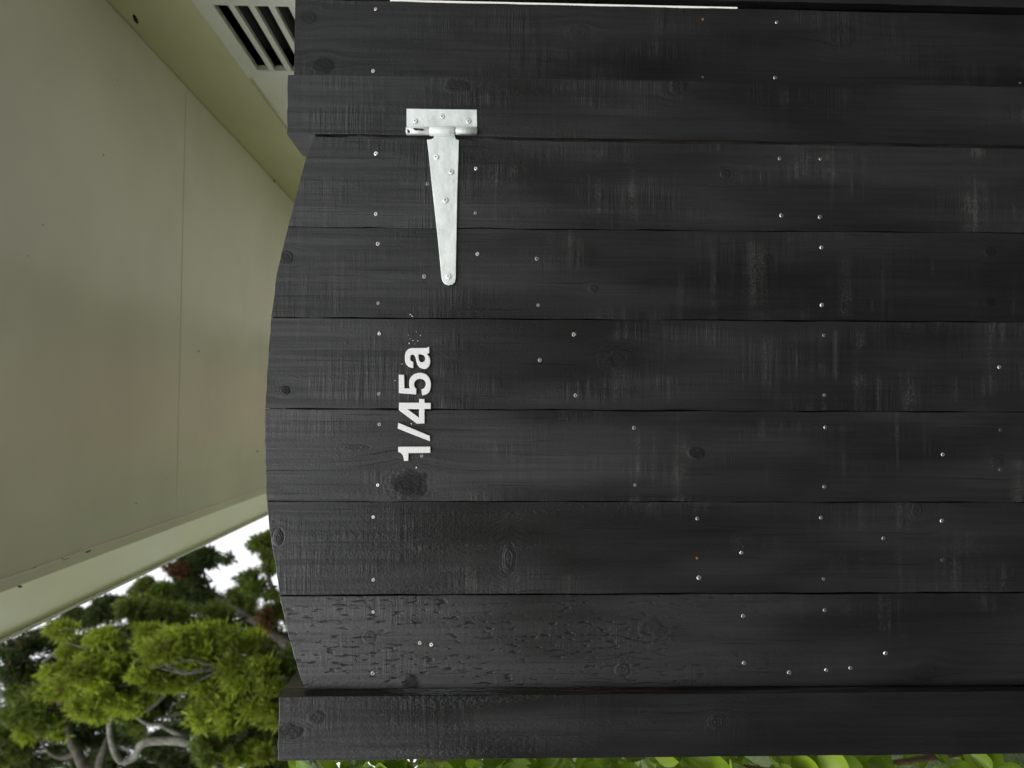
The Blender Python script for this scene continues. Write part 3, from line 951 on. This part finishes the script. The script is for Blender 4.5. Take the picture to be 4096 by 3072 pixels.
for k in range(9):
    x, y_ = RH.uniform(-0.80, -0.64), RH.uniform(0.06, 0.34)
    bm = bmesh.new()
    pts = [(x + RH.uniform(-.03, .03), y_ + RH.uniform(-.03, .03), z) for z in (0, 0.4, 0.8, 1.2, 1.5, 1.7)]
    tube(bm, pts, [.008, .007, .006, .005, .004, .002], 7)
    link('stem', mesh('stem', bm, True), bark, hedge)
for k in range(300):
    if 130 < k < 170:
        x = RH.uniform(-0.67, -0.612); y_ = RH.uniform(0.0, 0.16); z = RH.uniform(1.45, 1.765)
    elif k < 170:   # front layer seen beside the post
        x = RH.uniform(-0.69, -0.612); y_ = RH.uniform(0.0, 0.20); z = RH.uniform(0.50, 1.75)
    else:
        x = RH.uniform(-0.90, -0.66); y_ = RH.uniform(0.05, 0.45); z = RH.uniform(0.35, 1.66)
    o = bpy.data.objects.new('leaf', LV[k % 4])
    col.objects.link(o)
    o.parent = hedge
    o.location = Vector((x, y_, z)) - hedge.location
    tilt = RH.uniform(0.5, 1.3)
    o.rotation_euler = (tilt, RH.uniform(-0.6, 0.6), RH.uniform(-1.6, 1.6))
    s = RH.uniform(0.8, 1.25)
    o.scale = (s, s, s)
# the remaining inner leaves of the hedge as one mass
lm = np.array([v_.co[:] for v_ in LV[1].vertices])
lf = [tuple(p.vertices) for p in LV[1].polygons]
V_, F_ = [], []
for k in range(3200):
    x = RH.uniform(-1.35, -0.66); y_ = RH.uniform(0.12, 1.3); z = 1.78 - 1.7 * RH.random() ** 1.5
    m_ = (Matrix.Translation((x, y_, z)) @ Matrix.Rotation(RH.uniform(-3, 3), 4, 'Z') @ Matrix.Rotation(RH.uniform(0.2, 1.4), 4, 'X'))
    mm = np.array(m_)
    base = len(V_)
    V_ += [tuple(q) for q in (lm @ mm[:3, :3].T + mm[:3, 3])]
    F_ += [tuple(i + base for i in f) for f in lf]
me = bpy.data.meshes.new('inner_leaves')
me.from_pydata(V_, [], F_)
o = link('inner_leaves', me, hleaf, hedge)
o['kind'] = 'stuff'

# ------------------------------------------------------------------ trees beyond the house
def foliage_mat():
    t = NT('conifer_foliage')
    at = t.n('ShaderNodeAttribute', attribute_name='tint')
    def ex(t, sh):
        tr = t.n('ShaderNodeBsdfTranslucent')
        t.put(tr.inputs[0], t.mix(1.0, at.outputs['Color'], (1.2, 1.2, 0.6), 'MULTIPLY'))
        mx = t.n('ShaderNodeMixShader'); mx.inputs[0].default_value = 0.35
        t.t.links.new(sh, mx.inputs[1]); t.t.links.new(tr.outputs[0], mx.inputs[2])
        return mx.outputs[0]
    return t.out(at.outputs['Color'], 0.6, 0, None, spec=0.3, extra=ex)
fol_m = foliage_mat()
bark_m = plain('grey_bark', (0.17, 0.165, 0.14), 0.9, 0, 0.45, 14, 0.02, 40)
bark_d = plain('dark_bark', (0.09, 0.08, 0.065), 0.9, 0, 0.4, 14, 0.02, 40)
NR = np.random.default_rng(11)
def clump_mesh(center, rad, n, tint, size=0.07, brown=0.03):
    """uneven pads of small needle sprays: each spray is a fan of thin blades pointing up and out"""
    c = np.array(center)
    rad = np.array(rad)
    npad = 12
    pd = NR.normal(size=(npad, 3)); pd /= np.linalg.norm(pd, axis=1)[:, None]
    pr = NR.uniform(0.3, 1.05, npad)
    pc = pd * pr[:, None] * rad
    psz = NR.uniform(0.22, 0.5, npad)
    pt = NR.uniform(0.6, 1.35, npad)
    which = NR.integers(0, npad, n)
    d = NR.normal(size=(n, 3)); d /= np.linalg.norm(d, axis=1)[:, None]
    # lobes: uneven outline
    lob = NR.normal(size=(14, 3)); lob /= np.linalg.norm(lob, axis=1)[:, None]
    amp = np.clip(np.max(d @ lob.T, axis=1), 0, 1) ** 9
    r = (0.5 + 0.75 * amp) * NR.uniform(0.1, 1.0, n) ** 0.5 * np.where(NR.uniform(size=n) < 0.12, 1.25, 1.0)
    pts = c + pc[which] + d * rad * r[:, None] * psz[which][:, None] * np.array([0.95, 1.0, 1.25])
    ax = d * 0.7 + NR.normal(size=(n, 3)) * 0.35 + np.array([0, -0.1, 0.65])
    ax /= np.linalg.norm(ax, axis=1)[:, None]
    k = 7
    ax = np.repeat(ax, k, 0) + NR.normal(size=(n * k, 3)) * 0.45
    ax /= np.linalg.norm(ax, axis=1)[:, None]
    p = np.repeat(pts, k, 0)
    sd = np.cross(ax, NR.normal(size=(n * k, 3))); sd /= np.linalg.norm(sd, axis=1)[:, None]
    L = size * (NR.uniform(0.6, 1.5, n * k) * np.where(NR.uniform(size=n * k) < 0.1, 1.6, 1.0))[:, None]
    w = L * 0.085
    mid = p + ax * L * 0.45
    v = np.stack([p, mid + sd * w, p + ax * L, mid - sd * w], 1).reshape(-1, 3)
    nf = n * k
    me = bpy.data.meshes.new('foliage_clump')
    me.vertices.add(nf * 4); me.loops.add(nf * 4); me.polygons.add(nf)
    me.vertices.foreach_set('co', v.ravel())
    me.loops.foreach_set('vertex_index', np.arange(nf * 4))
    me.polygons.foreach_set('loop_start', np.arange(0, nf * 4, 4))
    me.polygons.foreach_set('loop_total', np.full(nf, 4))
    me.update(calc_edges=True)
    tv = np.repeat(NR.uniform(0.7, 1.3, n) * pt[which], k)
    cc = np.ones((nf, 4))
    cc[:, :3] = np.array(tint) * tv[:, None]
    br = np.repeat(NR.uniform(size=n) < brown, k)
    cc[br, :3] = np.array([0.13, 0.075, 0.035])
    a_ = me.attributes.new('tint', 'FLOAT_COLOR', 'FACE')
    a_.data.foreach_set('color', cc.ravel().astype(np.float32))
    return me

BRI, MID, DRK, BRN = (0.25, 0.31, 0.04), (0.14, 0.19, 0.04), (0.062, 0.090, 0.032), (0.15, 0.08, 0.045)  # DRK: dark evergreen, also inner crown shade put into the foliage colour
def at(U, V, Y):            # photo pixel at distance Y in front of the camera -> point
    return P(U, V, CAM.y + Y)
def tree(name, label, Y, trunk_pts, clumps, limbs, bmat, size):
    base = at(*trunk_pts[0], Y); base.z = 0
    root = empty(name, base, label, 'tree')
    pts = [Vector((base.x, base.y, 0))] + [at(u, v, Y + dy) for (u, v), dy in zip(trunk_pts, [0] * len(trunk_pts))]
    pts = catmull(pts, 5)
    n = len(pts)
    bm = bmesh.new()
    tube(bm, pts, [0.24 * (1 - 0.75 * i / n) + 0.02 for i in range(n)], 10)
    link('trunk', mesh('trunk', bm, True), bmat, root)
    for pl, r0, r1, m in limbs:
        q = catmull([at(u, v, Y + dy) for u, v, dy in pl], 5)
        bm = bmesh.new()
        tube(bm, q, [r0 + (r1 - r0) * i / (len(q) - 1) for i in range(len(q))], 8)
        link('limb', mesh('limb', bm, True), m, root)
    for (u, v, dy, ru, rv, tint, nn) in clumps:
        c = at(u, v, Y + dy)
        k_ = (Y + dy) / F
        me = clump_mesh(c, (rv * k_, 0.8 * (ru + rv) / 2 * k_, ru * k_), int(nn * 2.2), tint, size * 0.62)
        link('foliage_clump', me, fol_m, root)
        bm = bmesh.new()
        foot = c + Vector((0, 0.1, -ru * k_ * 1.15))
        for q in range(6):                              # twigs carrying the clump
            e = c + Vector((R.uniform(-.8, .8) * rv * k_, R.uniform(-.5, .5) * rv * k_, R.uniform(-.3, .9) * ru * k_))
            m_ = foot.lerp(e, 0.5) + Vector((R.uniform(-.1, .1), R.uniform(-.1, .1), R.uniform(-.05, .1)))
            tube(bm, [foot, m_, e], [0.014, 0.010, 0.004], 5)
        link('twigs', mesh('twigs', bm, True), bmat, root)
    return root

near = [  # U, V, dY, rU, rV, tint, n
    (370, 2600, -0.5, 150, 130, BRI, 1500), (300, 2680, -0.2, 110, 100, BRI, 900), (460, 2700, -0.2, 120, 90, MID, 900),
    (680, 2580, -0.4, 130, 110, BRI, 1200), (700, 2690, -0.6, 150, 110, BRI, 1400), (600, 2650, 0.0, 110, 120, BRI, 1000),
    (620, 2460, 0.2, 130, 80, MID, 1000), (780, 2520, 0.1, 110, 90, MID, 900),
    (430, 2800, -0.4, 110, 80, BRI, 1000), (520, 2760, 0.0, 90, 70, MID, 600), (380, 2740, 0.1, 100, 80, MID, 700),
    (850, 2850, -0.5, 100, 120, BRI, 1100), (870, 2950, -0.3, 90, 90, MID, 700), (800, 2780, 0.1, 100, 70, MID, 600),
    (960, 2590, -0.2, 90, 120, BRI, 1000), (1000, 2730, -0.4, 120, 110, BRI, 1100), (1090, 2650, -0.1, 100, 110, MID, 900),
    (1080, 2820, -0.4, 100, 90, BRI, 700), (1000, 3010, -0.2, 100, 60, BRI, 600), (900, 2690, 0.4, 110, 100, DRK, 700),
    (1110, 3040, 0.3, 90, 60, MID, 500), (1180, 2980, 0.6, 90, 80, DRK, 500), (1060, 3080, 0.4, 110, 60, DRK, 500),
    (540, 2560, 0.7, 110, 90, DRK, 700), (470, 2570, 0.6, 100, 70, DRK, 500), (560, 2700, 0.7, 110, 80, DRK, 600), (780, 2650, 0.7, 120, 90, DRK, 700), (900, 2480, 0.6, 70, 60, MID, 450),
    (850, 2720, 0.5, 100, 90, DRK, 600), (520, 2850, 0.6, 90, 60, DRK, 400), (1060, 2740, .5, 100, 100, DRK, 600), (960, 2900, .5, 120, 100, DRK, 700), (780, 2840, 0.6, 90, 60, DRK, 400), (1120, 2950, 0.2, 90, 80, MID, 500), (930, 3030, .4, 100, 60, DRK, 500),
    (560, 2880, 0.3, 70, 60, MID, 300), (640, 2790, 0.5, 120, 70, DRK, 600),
]
nl = [
    ([(900, 3110, 0), (830, 3030, 0), (770, 2975, -0.1), (660, 2962, 0), (570, 2975, 0), (540, 3025, .1), (485, 3045, .1), (452, 2985, 0), (440, 2905, 0), (446, 2840, -.2), (430, 2760, -.2)], 0.055, 0.03, bark_m),
    ([(755, 2955, 0), (690, 2925, 0), (640, 2900, 0), (585, 2893, 0), (535, 2858, 0), (490, 2830, 0)], 0.032, 0.012, bark_m),
    ([(820, 3020, 0), (880, 2930, 0.1), (930, 2830, 0.1), (960, 2740, 0), (990, 2650, 0)], 0.06, 0.02, bark_d),
    ([(640, 2900, 0.1), (655, 2870, 0.1), (700, 2860, 0.1), (745, 2850, 0.1)], 0.02, 0.01, bark_d),
    ([(560, 2890, .2), (580, 2850, .2), (640, 2800, .1), (700, 2720, 0)], 0.035, 0.015, bark_d),
    ([(440, 2800, .2), (400, 2700, .2), (360, 2600, .1)], 0.03, 0.012, bark_d),
]
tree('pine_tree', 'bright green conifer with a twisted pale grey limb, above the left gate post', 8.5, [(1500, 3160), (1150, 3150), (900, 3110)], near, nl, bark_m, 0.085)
far = [
    (100, 2760, 0, 130, 110, MID, 900), (40, 2880, 0, 120, 130, MID, 900), (170, 2850, -0.5, 110, 110, MID, 900), (60, 2640, 0, 90, 110, DRK, 700), (220, 2720, .3, 90, 80, DRK, 600),
    (180, 2900, -.4, 80, 70, BRI, 500), (30, 3010, 0, 90, 60, MID, 500), (160, 2560, 0.5, 90, 50, DRK, 350), (260, 2960, 0.4, 90, 60, DRK, 400), (120, 2990, .4, 60, 50, DRK, 300),
    (300, 2470, .3, 70, 60, DRK, 350), (390, 2440, 0, 90, 60, DRK, 450), (330, 2800, 0.6, 90, 90, DRK, 500), (250, 2620, 0.6, 90, 70, DRK, 450), (400, 2960, .6, 70, 50, DRK, 260),
    (420, 3060, 1.0, 120, 60, DRK, 500), (520, 2960, 1.0, 90, 50, DRK, 350), (560, 3080, 1.2, 110, 50, DRK, 450), (200, 3060, 1.0, 120, 50, DRK, 450), (80, 3060, .8, 90, 50, DRK, 350), (310, 2880, 1.2, 110, 60, DRK, 450), (480, 2900, 1.2, 100, 50, DRK, 350), (820, 3060, 1.2, 120, 60, DRK, 500), (690, 2950, 1.4, 60, 40, DRK, 200),
    (640, 3000, .8, 90, 50, DRK, 350), (720, 3040, .6, 80, 40, DRK, 300),
]
fl = [
    ([(420, 3110, 0), (345, 3075, 0), (310, 3010, 0), (285, 2965, 0), (270, 2900, 0), (230, 2820, 0)], 0.10, 0.04, bark_d),
    ([(420, 3110, 0), (400, 3060, 0), (420, 2990, 0), (440, 2940, .2)], 0.09, 0.04, bark_d),
    ([(310, 3010, 0), (250, 3030, 0), (200, 3010, 0), (160, 2960, 0)], 0.05, 0.02, bark_d),
    ([(170, 2650, 0), (230, 2600, 0), (270, 2555, 0)], 0.03, 0.012, bark_m),
    ([(230, 2820, 0), (190, 2740, 0), (170, 2650, 0)], 0.04, 0.02, bark_d),
]
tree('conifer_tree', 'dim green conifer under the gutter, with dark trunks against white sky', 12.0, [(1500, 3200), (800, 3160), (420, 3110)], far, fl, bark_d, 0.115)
back = [
    (560, 2380, 0, 80, 60, MID, 700), (450, 2420, 0.3, 80, 40, DRK, 400), (680, 2370, 0, 90, 60, MID, 700), (760, 2330, 0, 70, 60, DRK, 600), (760, 2250, 0, 80, 45, DRK, 450), (720, 2280, -.2, 60, 30, BRN, 160),
    (850, 2230, 0, 70, 45, DRK, 500), (840, 2400, 0, 70, 55, DRK, 500), (720, 2440, .3, 80, 50, DRK, 450),
    (1060, 2170, 0, 60, 60, MID, 600), (1090, 2260, 0, 60, 60, MID, 500), (1010, 2350, 0, 80, 50, MID, 650), (1090, 2420, 0, 90, 70, MID, 700), (950, 2420, 0.2, 60, 45, DRK, 350), (1010, 2490, .2, 60, 35, DRK, 300),
    (1130, 2550, .2, 60, 60, DRK, 400), (900, 2560, .5, 80, 60, DRK, 400), (1150, 2700, .6, 80, 100, DRK, 600), (1050, 2930, .8, 120, 90, DRK, 700), (930, 2800, .8, 110, 90, DRK, 600), (1140, 2840, .8, 90, 120, DRK, 600),
    (1060, 2480, -.2, 40, 40, BRN, 120), (930, 2870, .3, 90, 80, DRK, 500), (760, 2880, 1.0, 120, 60, DRK, 400),
]
bl = [
    ([(1500, 2700, 0), (1200, 2600, 0), (1000, 2470, 0), (850, 2380, 0), (700, 2340, 0)], 0.14, 0.03, bark_d),
    ([(1200, 2600, 0), (1130, 2450, 0), (1070, 2300, 0), (1050, 2190, 0)], 0.08, 0.02, bark_d),
    ([(850, 2380, 0), (820, 2310, 0), (800, 2240, 0)], 0.04, 0.015, bark_d),
]
tree('evergreen_tree', 'shadowy evergreen behind the middle of the arched gate top', 14.0, [(1900, 2760), (1500, 2700)], back, bl, bark_d, 0.12)
